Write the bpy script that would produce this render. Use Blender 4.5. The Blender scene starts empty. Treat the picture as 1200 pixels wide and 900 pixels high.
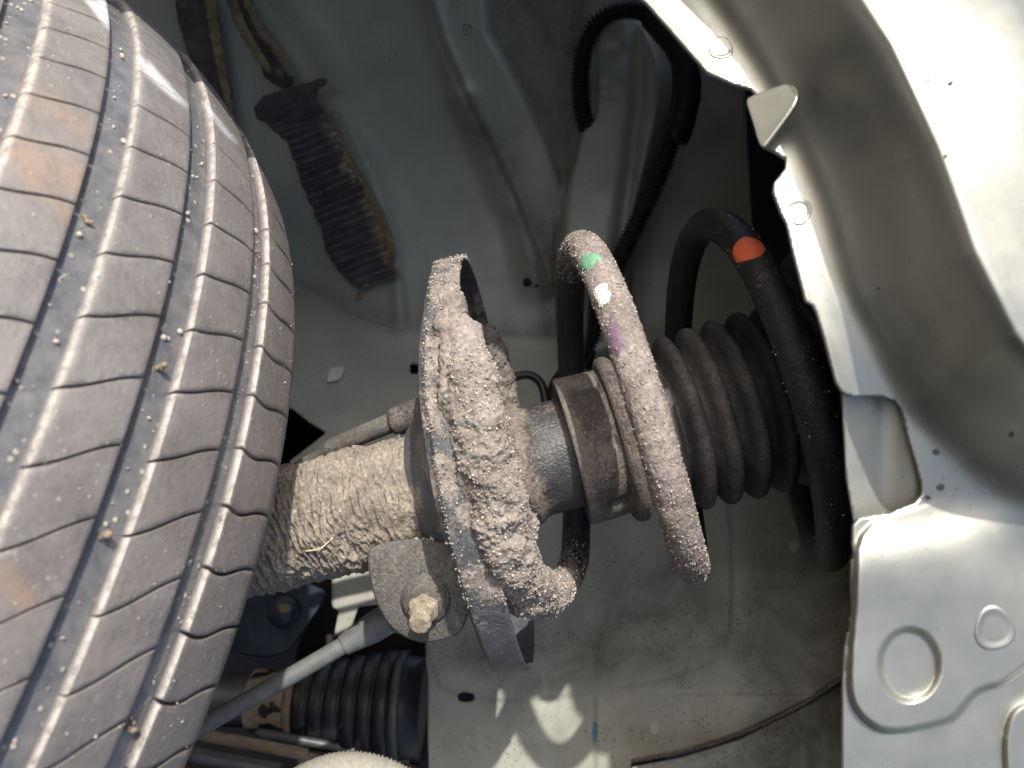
import bpy, math, random
import numpy as np
from mathutils import Vector, Matrix

S = bpy.context.scene
COL = S.collection
random.seed(7)
RNG = np.random.default_rng(7)

# ------------------------------------------------------------------ camera, sky, sun, exposure
F = 1028.0                       # focal length in photo pixels (1200 wide)
FOCUS = 0.385
SUN_CAM = np.array([0.20, 0.86, 1.0]); SUN_CAM /= np.linalg.norm(SUN_CAM)
UP_CAM = np.array([0.85, 0.35, 0.39]); UP_CAM /= np.linalg.norm(UP_CAM)   # the phone was held on its side
SUN_STRENGTH = 4.0
SKY_STRENGTH = 0.15
EXPOSURE = 0.35

Yw = np.array([0, 0, 1.0]) - UP_CAM * UP_CAM[2]; Yw /= np.linalg.norm(Yw)
Xw = np.cross(Yw, UP_CAM)
ROT = np.stack([Xw, Yw, UP_CAM])            # camera coordinates -> world
EYE = np.array([0, 0, 0.85])

def W(p):
    return np.asarray(p, float) @ ROT.T + EYE

def P(x, y, d):
    """photo pixel and depth -> point (camera axes, metres)"""
    x = np.asarray(x, float); y = np.asarray(y, float); d = np.asarray(d, float)
    return np.stack([(x - 600) / F * d, -(y - 450) / F * d, -d + 0 * x], -1)

cam = bpy.data.objects.new('camera', bpy.data.cameras.new('camera'))
COL.objects.link(cam)
m4 = Matrix([list(ROT[i]) + [EYE[i]] for i in range(3)] + [[0, 0, 0, 1]])
cam.matrix_world = m4
cam.data.sensor_width = 36.0
cam.data.lens = 36.0 * F / 1200.0
cam.data.clip_start = 0.01
cam.data.clip_end = 100
cam.data.dof.use_dof = True
cam.data.dof.focus_distance = FOCUS
cam.data.dof.aperture_fstop = 11
S.camera = cam

Lw = ROT @ SUN_CAM
wd = bpy.data.worlds.new('World'); S.world = wd; wd.use_nodes = True
wn = wd.node_tree.nodes
bg = wn['Background']
sky = wn.new('ShaderNodeTexSky'); sky.sky_type = 'NISHITA'; sky.sun_disc = False
sky.sun_elevation = math.asin(Lw[2]); sky.sun_rotation = math.atan2(Lw[0], Lw[1])
sky.air_density = 0.8; sky.dust_density = 3.5; sky.ozone_density = 0.7
wd.node_tree.links.new(sky.outputs[0], bg.inputs[0]); bg.inputs[1].default_value = SKY_STRENGTH
sun = bpy.data.lights.new('sun', 'SUN'); sun.energy = SUN_STRENGTH; sun.angle = math.radians(0.8)
sun.color = (1.0, 0.95, 0.88)
so = bpy.data.objects.new('sun', sun); COL.objects.link(so)
so.rotation_euler = Vector(Lw).to_track_quat('Z', 'Y').to_euler(); so.location = (0, 2, 3)
S.view_settings.view_transform = 'Standard'; S.view_settings.look = 'None'
S.view_settings.exposure = EXPOSURE; S.view_settings.gamma = 1

# ------------------------------------------------------------------ noise
_pm = RNG.permutation(256); _pm = np.concatenate([_pm, _pm, _pm])
_gr = RNG.normal(size=(256, 3)); _gr /= np.linalg.norm(_gr, axis=1)[:, None]
def perlin(p):
    p = np.asarray(p, float); i = np.floor(p).astype(int); f = p - i; i &= 255
    u = f * f * f * (f * (f * 6 - 15) + 10)
    def g(a, b, c):
        h = _pm[_pm[_pm[(i[..., 0] + a) & 255] + ((i[..., 1] + b) & 255)] + ((i[..., 2] + c) & 255)]
        return (_gr[h] * (f - np.array([a, b, c]))).sum(-1)
    l = lambda a, b, t: a + (b - a) * t
    return 1.6 * l(l(l(g(0,0,0), g(1,0,0), u[...,0]), l(g(0,1,0), g(1,1,0), u[...,0]), u[...,1]),
             l(l(g(0,0,1), g(1,0,1), u[...,0]), l(g(0,1,1), g(1,1,1), u[...,0]), u[...,1]), u[...,2])
def fbm(p, sc, o=4, gain=.5):
    r = 0; a = 1; t = 0
    for k in range(o):
        r = r + a * perlin(p * sc + 17.3 * k); t += a; a *= gain; sc *= 2.05
    return r / t
def ridged(p, sc, o=3):
    r = 0; a = 1; t = 0
    for k in range(o):
        r = r + a * (1 - 2 * np.abs(perlin(p * sc + 31.7 * k))); t += a; a *= .5; sc *= 2.1
    return r / t
def sm(a, b, x):
    t = np.clip((x - a) / (b - a), 0, 1); return t * t * (3 - 2 * t)

# ------------------------------------------------------------------ objects
ORI = {}
def tagit(o, label=None, cat=None, group=None, kind=None):
    if label: o['label'] = label
    if cat: o['category'] = cat
    if group: o['group'] = group
    if kind: o['kind'] = kind
    return o
def thing(name, label, cat, at, group=None, kind=None):
    o = bpy.data.objects.new(name, None); COL.objects.link(o)
    w = W(at); o.location = w; o.empty_display_size = .01
    ORI[o] = w
    return tagit(o, label, cat, group, kind)
def mesh(name, V, Fc, mat, parent=None, smooth=True, attrs=None, world=False, sharp=None):
    """V in camera axes; Fc array (n,4) or (n,3) or list"""
    V = np.asarray(V, float)
    Vw = V if world else W(V)
    org = Vw.mean(0)
    me = bpy.data.meshes.new(name)
    L = (Vw - org).astype(np.float32)
    if isinstance(Fc, np.ndarray):
        n, k = Fc.shape
        me.vertices.add(len(L)); me.vertices.foreach_set('co', L.ravel())
        me.loops.add(n * k); me.loops.foreach_set('vertex_index', Fc.astype(np.int32).ravel())
        me.polygons.add(n); me.polygons.foreach_set('loop_start', np.arange(0, n * k, k, dtype=np.int32))
        me.polygons.foreach_set('loop_total', np.full(n, k, np.int32))
        me.update(calc_edges=True); me.validate()
    else:
        me.from_pydata(L.tolist(), [], Fc); me.update()
    if smooth:
        me.polygons.foreach_set('use_smooth', np.ones(len(me.polygons), bool))
    if sharp:
        me.set_sharp_from_angle(angle=math.radians(sharp))
    for k, v in (attrs or {}).items():
        at = me.attributes.new(k, 'FLOAT', 'POINT'); at.data.foreach_set('value', np.broadcast_to(np.asarray(v, np.float32), (len(L),)).ravel())
    me.materials.append(mat)
    o = bpy.data.objects.new(name, me); COL.objects.link(o)
    if parent is not None:
        o.parent = parent; o.location = org - ORI[parent]
    else: o.location = org
    ORI[o] = org
    return o
def grid_faces(r, c, wrap=False):
    i = np.arange(r - 1)[:, None]; j = np.arange(c if wrap else c - 1)[None]
    a = i * c + j; b = i * c + (j + 1) % c
    return np.stack([a, b, b + c, a + c], -1).reshape(-1, 4)

def spline(pts, n):
    pts = np.asarray(pts, float)
    Q = np.vstack([2 * pts[0] - pts[1], pts, 2 * pts[-1] - pts[-2]])
    seg = len(pts) - 1; out = []
    t = np.linspace(0, seg, n * 4); i = np.minimum(t.astype(int), seg - 1); f = (t - i)[:, None]
    p0, p1, p2, p3 = Q[i], Q[i + 1], Q[i + 2], Q[i + 3]
    C = .5 * (2 * p1 + (p2 - p0) * f + (2 * p0 - 5 * p1 + 4 * p2 - p3) * f**2 + (3 * p1 - p0 - 3 * p2 + p3) * f**3)
    l = np.concatenate([[0], np.cumsum(np.linalg.norm(np.diff(C, axis=0), axis=1))])
    s = np.linspace(0, l[-1], n)
    return np.stack([np.interp(s, l, C[:, k]) for k in range(3)], -1), s
def tube_verts(C, r, k, disp=None):
    """C centreline (n,3), r scalar/array; returns verts, faces, normals. Angle 0 starts at a carried frame."""
    n = len(C); T = np.gradient(C, axis=0); T /= np.linalg.norm(T, axis=1)[:, None]
    u = np.cross(T[0], [0, 0, 1.]); u = u / np.linalg.norm(u) if np.linalg.norm(u) > .1 else np.array([1., 0, 0])
    U = np.zeros((n, 3))
    for i in range(n):
        u = u - T[i] * (u @ T[i]); u /= np.linalg.norm(u); U[i] = u
    B = np.cross(T, U)
    a = np.linspace(0, 2 * np.pi, k, endpoint=False)
    N = np.cos(a)[None, :, None] * U[:, None] + np.sin(a)[None, :, None] * B[:, None]
    r = np.broadcast_to(np.asarray(r, float), (n,))[:, None] * np.ones((1, k))
    if disp is not None:
        r = r + disp(C[:, None] + N * r[..., None])
    V = C[:, None] + N * r[..., None]
    return V, N
def tube(name, C, r, k, mat, parent=None, disp=None, attrs=None, cap=True, sharp=None):
    V, N = tube_verts(C, r, k, disp); n = len(C)
    Fc = grid_faces(n, k, True); V = V.reshape(-1, 3)
    A = {q: (v if np.ndim(v) else v) for q, v in (attrs or {}).items()}
    for q in A:
        v = np.asarray(A[q], float)
        if v.shape == (n,): v = np.repeat(v, k)
        elif v.ndim == 2: v = v.ravel()
        else: v = np.full(n * k, float(v))
        A[q] = v
    if cap:
        e = len(V); T0 = C[0] - C[1]; T1 = C[-1] - C[-2]
        rr = np.broadcast_to(np.asarray(r, float), (n,))
        V = np.vstack([V, C[0] + T0 / np.linalg.norm(T0) * rr[0] * .25, C[-1] + T1 / np.linalg.norm(T1) * rr[-1] * .25])
        j = np.arange(k); j2 = (j + 1) % k
        f0 = np.stack([np.full(k, e), j2, j, np.full(k, e)], -1)[:, :3]
        f1 = np.stack([np.full(k, e + 1), (n - 1) * k + j, (n - 1) * k + j2], -1)
        Fl = Fc.tolist() + f0.tolist() + f1.tolist()
        for q in A: A[q] = np.concatenate([A[q], A[q][:1], A[q][-1:]])
        return mesh(name, V, Fl, mat, parent, attrs=A, sharp=sharp)
    return mesh(name, V, Fc, mat, parent, attrs=A, sharp=sharp)

def densify(poly, step, jit=0, sc=.05, closed=True):
    poly = np.asarray(poly, float); out = []
    n = len(poly)
    for i in range(n if closed else n - 1):
        a, b = poly[i], poly[(i + 1) % n]; m = max(1, int(np.linalg.norm(b - a) / step))
        for q in range(m): out.append(a + (b - a) * q / m)
    out = np.array(out)
    if jit:
        p3 = np.column_stack([out, np.zeros(len(out))])
        out = out + jit * np.stack([fbm(p3, sc, 4, .7), fbm(p3 + 90, sc, 4, .7)], -1)
    return out
def smooth_poly(pts, it=2):
    p = np.asarray(pts, float)
    for _ in range(it):
        q = np.roll(p, -1, 0); p = np.stack([.75 * p + .25 * q, .25 * p + .75 * q], 1).reshape(-1, 2)
    return p
def pdist(X, Y, poly, closed=True):
    """signed distance (negative inside) and nearest point"""
    poly = np.asarray(poly, float); best = np.full(X.shape, 1e18); nx = np.zeros(X.shape); ny = np.zeros(X.shape); ins = np.zeros(X.shape, bool)
    n = len(poly)
    for i in range(n if closed else n - 1):
        a = poly[i]; b = poly[(i + 1) % n]; d = b - a; L = max(d @ d, 1e-12)
        t = np.clip(((X - a[0]) * d[0] + (Y - a[1]) * d[1]) / L, 0, 1)
        px = a[0] + t * d[0]; py = a[1] + t * d[1]; e = (X - px)**2 + (Y - py)**2
        m = e < best; best = np.where(m, e, best); nx = np.where(m, px, nx); ny = np.where(m, py, ny)
        if closed:
            c = (a[1] > Y) != (b[1] > Y)
            with np.errstate(divide='ignore', invalid='ignore'):
                xi = a[0] + (Y - a[1]) / (b[1] - a[1] + 1e-30) * d[0]
            ins ^= c & (X < xi)
    dd = np.sqrt(best)
    return (np.where(ins, -dd, dd) if closed else dd), nx, ny
def field(name, box, step, z, mat, parent=None, keep=None, cuts=(), thick=0, attrs=None, sharp=None):
    """sheet over a pixel box, cut to an outline; vertices near the outline are moved onto it"""
    xs = np.arange(box[0], box[2] + step, step); ys = np.arange(box[1], box[3] + step, step)
    X, Y = np.meshgrid(xs, ys); X = X.astype(float); Y = Y.astype(float)
    r, c = X.shape
    Fc = grid_faces(r, c)
    ok = np.ones(len(Fc), bool)
    cx = (X[:-1, :-1] + step / 2).ravel(); cy = (Y[:-1, :-1] + step / 2).ravel()
    jobs = ([(keep, 1)] if keep is not None else []) + [(q, -1) for q in cuts]
    for poly, sg in jobs:
        d, _, _ = pdist(cx, cy, poly); ok &= (d * sg < 0)
    Fc = Fc[ok]
    ed = np.sort(np.concatenate([Fc[:, [0, 1]], Fc[:, [1, 2]], Fc[:, [2, 3]], Fc[:, [3, 0]]]), axis=1)
    ue, cnt = np.unique(ed, axis=0, return_counts=True)
    bd = np.zeros(r * c, bool); bd[ue[cnt == 1].ravel()] = True; bd = bd.reshape(r, c)
    X0, Y0 = X.copy(), Y.copy(); bi = np.where(bd); bx, by = X[bi], Y[bi]; bestd = np.full(bx.shape, 1e9); qx = bx.copy(); qy = by.copy()
    for poly, sg in jobs:
        d, nx, ny = pdist(bx, by, poly); d = np.abs(d); m = (d < bestd) & (d < step * 1.3)
        qx = np.where(m, nx, qx); qy = np.where(m, ny, qy); bestd = np.where(m, d, bestd)
    X[bi] = qx; Y[bi] = qy
    use = np.unique(Fc); mp = np.full(r * c, -1); mp[use] = np.arange(len(use)); Fc = mp[Fc]
    xf = X.ravel()[use]; yf = Y.ravel()[use]
    V = P(xf, yf, z(xf, yf))
    A = {k: f(xf, yf) for k, f in (attrs or {}).items()}
    o = mesh(name, V, Fc[:, ::-1], mat, parent, attrs=A, sharp=sharp)
    if thick:
        md = o.modifiers.new('thickness', 'SOLIDIFY'); md.thickness = thick; md.offset = -1
    return o

# ------------------------------------------------------------------ materials
class MT:
    def __init__(s, name):
        s.m = bpy.data.materials.new(name); s.m.use_nodes = True; s.t = s.m.node_tree; s.b = s.t.nodes['Principled BSDF']
        g = s.t.nodes.new('ShaderNodeNewGeometry'); s.pos = g.outputs['Position']
    def n(s, ty, **kw):
        nd = s.t.nodes.new(ty)
        for k, v in kw.items(): setattr(nd, k, v)
        return nd
    def l(s, a, b): s.t.links.new(a, b)
    def coord(s, scale):
        if scale is None: return s.pos
        m = s.n('ShaderNodeMapping'); m.inputs['Scale'].default_value = scale; s.l(s.pos, m.inputs[0]); return m.outputs[0]
    def noise(s, sc, det=4, rough=.6, stretch=None, dist=0):
        nd = s.n('ShaderNodeTexNoise'); s.l(s.coord(stretch), nd.inputs['Vector'])
        nd.inputs['Scale'].default_value = sc; nd.inputs['Detail'].default_value = det; nd.inputs['Roughness'].default_value = rough
        nd.inputs['Distortion'].default_value = dist
        return nd.outputs['Fac']
    def voro(s, sc, feature='F1', out='Distance', rnd=1):
        nd = s.n('ShaderNodeTexVoronoi', feature=feature); s.l(s.pos, nd.inputs['Vector']); nd.inputs['Scale'].default_value = sc
        nd.inputs['Randomness'].default_value = rnd
        return nd.outputs[out]
    def attr(s, name):
        nd = s.n('ShaderNodeAttribute'); nd.attribute_name = name; return nd.outputs['Fac']
    def ramp(s, x, *stops):
        nd = s.n('ShaderNodeValToRGB'); s.l(x, nd.inputs[0]); e = nd.color_ramp.elements
        while len(e) < len(stops): e.new(.5)
        for q, (p, c) in zip(e, stops):
            q.position = p; q.color = (c, c, c, 1) if np.isscalar(c) else (*c, 1)
        return nd.outputs[0]
    def math(s, op, a, b=None, clamp=False):
        nd = s.n('ShaderNodeMath', operation=op); nd.use_clamp = clamp
        for k, v in enumerate((a, b)):
            if v is None: continue
            if isinstance(v, (int, float)): nd.inputs[k].default_value = v
            else: s.l(v, nd.inputs[k])
        return nd.outputs[0]
    def mix(s, f, a, b):
        nd = s.n('ShaderNodeMix', data_type='RGBA')
        for k, v in ((0, f), (6, a), (7, b)):
            if isinstance(v, (int, float)): nd.inputs[k].default_value = v
            elif isinstance(v, tuple): nd.inputs[k].default_value = (*v, 1)
            else: s.l(v, nd.inputs[k])
        return nd.outputs[2]
    def col(s, x):
        if isinstance(x, tuple): s.b.inputs['Base Color'].default_value = (*x, 1)
        else: s.l(x, s.b.inputs['Base Color'])
    def rough(s, x):
        if isinstance(x, (int, float)): s.b.inputs['Roughness'].default_value = x
        else: s.l(x, s.b.inputs['Roughness'])
    def set(s, **kw):
        for k, v in kw.items(): s.b.inputs[k.replace('_', ' ')].default_value = v
    def bump(s, hs, dist=.001, strength=1):
        prev = None
        for h, d, st in hs:
            nd = s.n('ShaderNodeBump'); s.l(h, nd.inputs['Height']); nd.inputs['Distance'].default_value = d; nd.inputs['Strength'].default_value = st
            if prev: s.l(prev, nd.inputs['Normal'])
            prev = nd.outputs[0]
        s.l(prev, s.b.inputs['Normal'])

def paint_mat(name, base, dirt_shade=.0, grime=(.10, .09, .075), rough=.32, metal=.35, coat=.6, speck=.3, soft=.35):
    m = MT(name)
    big = m.noise(9, 5, .65); fine = m.noise(260, 3, .6); streak = m.noise(30, 5, .7, dist=.6)
    c = m.mix(m.ramp(big, (.3, 0.), (.75, soft)), base, tuple(v * .82 for v in base))
    c = m.mix(m.attr('base_tone'), c, tuple(v * 1.22 for v in base))
    sp = m.ramp(m.voro(330), (.13, 1.), (.20, 0.))
    gate = m.ramp(m.noise(28, 4, .7), (.40, 0.), (.62, speck))
    dirt_shade_mask = m.math('MULTIPLY', m.attr('dirt_shade'), m.ramp(streak, (.30, .40), (.70, 1.)))
    dm = m.math('ADD', dirt_shade_mask, m.math('MULTIPLY', sp, gate), True)
    c = m.mix(dm, c, grime)
    m.col(c)
    m.rough(m.math('ADD', m.ramp(m.noise(60, 5, .7), (.3, rough - .05), (.75, rough + .12)), m.math('MULTIPLY', dm, .35), True))
    m.set(Metallic=metal, Coat_Weight=coat, Coat_Roughness=.22)
    m.bump([(m.noise(900, 2, .6), .00005, .5), (m.noise(45, 3, .5), .0006, .25), (dm, .0001, .5)])
    return m.m
M = {}
M['paint'] = paint_mat('silver_green_paint', (.40, .41, .365), rough=.38, metal=.78, coat=.3, speck=.28)
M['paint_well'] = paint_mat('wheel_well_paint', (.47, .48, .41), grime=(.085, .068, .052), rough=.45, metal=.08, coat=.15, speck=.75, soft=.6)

def rubber_tread():
    m = MT('dusty_tread_rubber')
    n1 = m.noise(28, 6, .7); n2 = m.noise(420, 4, .7); n3 = m.noise(12, 3, .6)
    c = m.mix(m.ramp(n1, (.3, 0.), (.7, 1.)), (.130, .124, .121), (.235, .217, .203))
    c = m.mix(m.ramp(m.noise(70, 6, .8, stretch=(1, 1, .35)), (.45, 0.), (.7, .55)), c, (.28, .265, .25))
    c = m.mix(m.math('MULTIPLY', m.attr('brown'), m.ramp(n3, (.3, .3), (.7, .9))), c, (.215, .185, .165))
    c = m.mix(m.math('MULTIPLY', m.attr('ochre'), m.ramp(m.noise(55, 5, .7), (.3, .2), (.7, .9))), c, (.30, .20, .13))
    c = m.mix(m.math('MULTIPLY', m.attr('dust'), m.ramp(m.noise(230, 5, .8), (.36, .0), (.56, 1.))), c, (.46, .43, .385))
    c = m.mix(m.math('MULTIPLY', m.attr('pale'), m.ramp(m.noise(120, 4, .8), (.25, .5), (.6, 1.))), c, (.62, .63, .65))
    sp = m.math('MULTIPLY', m.ramp(m.voro(260), (.10, 1.), (.19, 0.)), m.ramp(m.noise(35, 3, .6), (.46, 0.), (.62, .9)))
    c = m.mix(sp, c, (.36, .33, .28))
    c = m.mix(m.ramp(m.noise(45, 7, .85, dist=1.5), (.52, 0.), (.60, .30)), c, (.10, .097, .10))
    m.col(c); m.rough(m.ramp(n1, (.3, .42), (.7, .66))); m.set(Specular_IOR_Level=.5)
    m.bump([(n2, .0004, .8), (m.noise(80, 5, .7), .0008, .35), (sp, .0004, .6)])
    return m.m
def groove_rubber():
    m = MT('groove_rubber')
    n = m.noise(120, 5, .7)
    c = m.mix(m.ramp(n, (.35, 0.), (.65, 1.)), (.100, .106, .118), (.19, .187, .183))
    sp = m.math('MULTIPLY', m.ramp(m.voro(210), (.14, 1.), (.24, 0.)), m.ramp(m.noise(45, 4, .7), (.47, 0.), (.56, 1.)))
    c = m.mix(sp, c, (.46, .41, .34))
    m.col(c); m.rough(.33); m.set(Coat_Weight=.25, Coat_Roughness=.3)
    m.bump([(n, .0006, .5), (sp, .0008, .8)])
    return m.m
M['tread'] = rubber_tread(); M['groove'] = groove_rubber()

def muddy(name, base_tone, mud, mud2, rough_clean=.45, metal=0., grain=520, lo=.35, hi=.6):
    """surface with dried grit over it where attribute dust is high"""
    m = MT(name)
    g = m.noise(grain, 4, .75); b = m.noise(90, 5, .7); vv = m.voro(950)
    th = m.math('ADD', m.attr('dust'), m.math('MULTIPLY', m.math('SUBTRACT', b, .5), 1.1))
    mask = m.ramp(m.math('ADD', th, m.math('MULTIPLY', m.math('SUBTRACT', g, .5), .9)), (lo, 0.), (hi, 1.))
    mc = m.mix(m.ramp(g, (.32, 0.), (.68, 1.)), mud, mud2)
    mc = m.mix(m.ramp(m.voro(700, out='Color'), (.62, 0.), (.95, .55)), mc, tuple(min(1, v * 1.45) for v in mud2))
    mc = m.mix(m.ramp(m.noise(300, 4, .8), (.30, .6), (.46, 0.)), mc, tuple(v * .38 for v in mud))
    cc = m.mix(m.ramp(m.noise(150, 4, .7), (.35, 0.), (.7, .7)), base_tone, tuple(v * 1.8 + .01 for v in base_tone))
    mc = m.mix(m.ramp(m.noise(34, 6, .75, dist=.8), (.42, 0.), (.62, .55)), mc, tuple(v * .62 for v in mud))
    m.col(m.mix(mask, cc, mc)); m.rough(m.math('ADD', m.math('MULTIPLY', mask, .92 - rough_clean), rough_clean, True))
    m.set(Metallic=0. if not metal else metal * .5, Specular_IOR_Level=.45)
    m.bump([(g, .0009, .7), (vv, .0004, .4), (mask, .0005, .5)])
    return m.m
M['mud_tube'] = muddy('caked_mud_on_tube', (.07, .066, .062), (.165, .142, .118), (.385, .335, .265), grain=480, lo=.1, hi=.3)
M['mud'] = muddy('gritty_mud', (.08, .075, .075), (.18, .155, .136), (.37, .33, .295), lo=.1, hi=.3)
M['seat'] = muddy('seat_steel', (.075, .08, .088), (.18, .155, .136), (.37, .33, .295), rough_clean=.5)
M['coil'] = muddy('coil_black_coating', (.016, .016, .018), (.19, .16, .145), (.38, .335, .305), rough_clean=.36)
M['steel'] = muddy('strut_steel', (.062, .061, .060), (.19, .16, .135), (.38, .33, .28), rough_clean=.3, metal=.8)
M['rubber_cup'] = muddy('dusty_rubber', (.05, .045, .042), (.13, .112, .098), (.23, .20, .175), rough_clean=.6, grain=700)
M['boot'] = muddy('boot_rubber', (.012, .013, .014), (.085, .080, .077), (.18, .168, .158), rough_clean=.36, grain=800, lo=.25, hi=.95)
M['bracket'] = muddy('bracket_iron', (.05, .052, .056), (.115, .108, .096), (.20, .185, .16), rough_clean=.55, grain=600, lo=.0, hi=.7)
M['nut'] = muddy('dirty_nut', (.12, .11, .10), (.24, .20, .15), (.46, .40, .30), rough_clean=.5, grain=300)

def simple(name, c, rough=.5, c2=None, sc=120, bump=.0003, **kw):
    m = MT(name)
    n = m.noise(sc, 5, .7)
    m.col(m.mix(m.ramp(n, (.35, 0.), (.68, 1.)), c, c2 or tuple(v * 1.5 for v in c)))
    m.rough(rough); m.set(**kw); m.bump([(n, bump, .6), (m.noise(sc * 6, 2), bump * .3, .5)])
    return m.m
M['rod'] = simple('dusty_grey_rod', (.11, .115, .115), .6, (.16, .165, .16), 160, .00015)
M['black'] = simple('black_plastic', (.012, .013, .015), .42, (.03, .03, .032))
M['cv'] = simple('black_boot_rubber', (.008, .009, .011), .42, (.022, .023, .026))
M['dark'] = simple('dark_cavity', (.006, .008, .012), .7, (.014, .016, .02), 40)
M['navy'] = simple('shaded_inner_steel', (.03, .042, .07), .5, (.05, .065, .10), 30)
M['brown'] = simple('rusty_brown_subframe', (.016, .012, .009), .7, (.05, .034, .022), 30)
M['bluearm'] = simple('blue_black_arm', (.018, .026, .045), .4, (.045, .055, .075), 60)
M['orange'] = simple('orange_paint', (.92, .19, .07), .5, (.75, .11, .04), 160, .0002)
M['white'] = muddy('white_paint', (.62, .61, .58), (.36, .32, .27), (.55, .51, .45), rough_clean=.6)
M['green'] = muddy('green_paint', (.13, .30, .18), (.26, .24, .19), (.42, .40, .34), rough_clean=.6)
M['violet'] = muddy('violet_paint', (.155, .10, .145), (.21, .175, .155), (.42, .37, .33), rough_clean=.7)
M['label'] = simple('pale_label', (.82, .83, .80), .5, (.70, .70, .67), 200)
M['grit'] = simple('grit', (.30, .26, .22), .9, (.66, .60, .52), 700)
M['grit_dark'] = simple('dark_grit', (.20, .17, .145), .9, (.40, .35, .30), 700)
M['sand'] = simple('sandy_scale', (.20, .155, .105), .9, (.31, .25, .175), 160)
M['braid'] = simple('pale_braid', (.25, .245, .21), .8, (.38, .37, .31), 500)
M['ribmetal'] = simple('dull_metal', (.07, .075, .078), .5, (.12, .125, .125), 80, Metallic=.5)
def strip_mat():
    m = MT('peeling_underseal')
    n = m.noise(90, 5, .7)
    c = m.mix(m.ramp(n, (.35, 0.), (.7, 1.)), (.060, .053, .060), (.15, .13, .135))
    c = m.mix(m.math('MULTIPLY', m.attr('edge'), m.ramp(m.noise(60, 4, .8), (.47, 0.), (.56, 1.))), c, (.42, .32, .18))
    m.col(c); m.rough(.55); m.bump([(n, .0008, .6), (m.noise(500, 3), .0003, .5)])
    return m.m
M['strip'] = strip_mat()
M['wax'] = simple('brown_wax', (.20, .155, .09), .7, (.36, .28, .16), 90, .0008)
M['waxdark'] = simple('dark_wax', (.06, .052, .05), .6, (.13, .11, .09), 60, .0008)
M['straw'] = simple('straw', (.55, .46, .30), .8, (.7, .6, .42), 300)

EDGE = [[-1500, -720], [-600, -560], [-150, -330], [60, -190], [300, -80], [560, -40], [650, -38], [712, -36], [757, 2], [795, 45], [829, 84], [858, 98], [880, 104], [886, 112],  # points above the frame sit below a true arch, to shade the panel
        [884, 128], [895, 172], [908, 178], [920, 186], [921, 196], [907, 214], [906, 224], [915, 248], [922, 262], [931, 300], [945, 353], [953, 358], [958, 368], [968, 400],
        [981, 449], [988, 460], [1000, 464], [1035, 465], [1048, 471], [1056, 482], [1066, 520], [1081, 568], [1081, 580], [1072, 590], [1045, 600], [1006, 608], [1000, 616],
        [998, 680], [996, 730], [990, 762], [988, 800], [988, 860], [987, 1010], [985, 1240]]
# ------------------------------------------------------------------ wheel housing (inner body)
tone = lambda *c: c
LEDGE = np.array([[-200, 250], [300, 318], [345, 335], [400, 362], [450, 380], [540, 388], [640, 393], [760, 400], [900, 400]], float)
STRIP = np.array([[488, -60], [562, -60], [572, 40], [602, 95], [640, 170], [664, 232], [652, 270], [648, 345], [632, 300], [608, 235], [575, 165], [547, 110], [520, 50]], float)
COLUMN = np.array([[700, 10], [752, 8], [776, 60], [783, 95], [776, 150], [752, 235], [738, 300], [735, 420], [652, 420], [654, 270], [666, 190], [676, 150], [694, 140], [694, 80], [690, 40]], float)
COLUMN_S = smooth_poly(COLUMN, 2)
LOWPAD = smooth_poly([[500, 640], [500, 800], [560, 822], [640, 818], [700, 812], [770, 800], [830, 780], [856, 762], [858, 640], [850, 560], [700, 560]], 1)
def z_well(x, y):
    x = np.asarray(x, float); y = np.asarray(y, float)
    yl = np.interp(x, LEDGE[:, 0], LEDGE[:, 1])
    z = .635 - .00003 * (x - 500) + .012 * np.cos((x - 420) / 260.)
    below = np.clip(y - yl, 0, None)
    z = z - .05 * sm(0, 190, below) - .00007 * np.clip(below - 120, 0, None) - .00008 * np.clip(x - 650, 0, None) * sm(100, 300, below)
    z = z - .0025 * sm(-2, 3, y - yl)
    d, _, _ = pdist(x, y, STRIP); z = z - .010 * sm(4, -4, d)
    # rolled bead to the left of the strip
    d2, _, _ = pdist(x, y, np.array([[492, -40], [512, 40], [540, 112]]), False); z = z - .006 * np.exp(-(d2 / 10)**2)
    d3, _, _ = pdist(x, y, np.array([[545, 118], [575, 185], [612, 262], [628, 330]]), False); z = z - .010 * np.exp(-(d3 / 17)**2)
    d, _, _ = pdist(x, y, COLUMN_S); z = z - .055 * sm(2, -9, d)
    dg, _, _ = pdist(x, y, np.array([[746, 20], [748, 120], [735, 230], [722, 330]]), False)
    z = z + .012 * np.exp(-(dg / 9)**2) * sm(0, -8, d)
    # dents near column top
    for (cx, cy, w, h) in ((716, 62, 11, .0025), (712, 92, 13, -.003), (708, 112, 10, .003)):
        z = z + h * np.exp(-(((x - cx) / 18)**2 + ((y - cy) / w)**2))
    # faint stiffening swages on the big panel
    dd, _, _ = pdist(x, y, np.array([[400, 130], [440, 215], [462, 300], [470, 380]]), False); z = z - .003 * np.exp(-(dd / 9)**2)
    dd, _, _ = pdist(x, y, np.array([[300, -60], [380, 60], [440, 160]]), False); z = z - .003 * np.exp(-(dd / 20)**2)
    z = z + .004 * sm(790, 870, x) * sm(460, 330, y)
    # lower pad seam and floor dents
    d, _, _ = pdist(x, y, LOWPAD); z = z - .0012 * sm(1.5, -1.5, d)
    z = z - .0016 * sm(-1.2, 1.2, x - 697 - .02 * (y - 815)) * sm(812, 815, y)
    z = z + .0015 * np.exp(-(((x - 640) / 40)**2 + ((y - 810) / 16)**2))
    p3 = np.stack([x / 140, y / 140, 0 * x], -1)
    return z + .0035 * fbm(p3, 1., 3)
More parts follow.
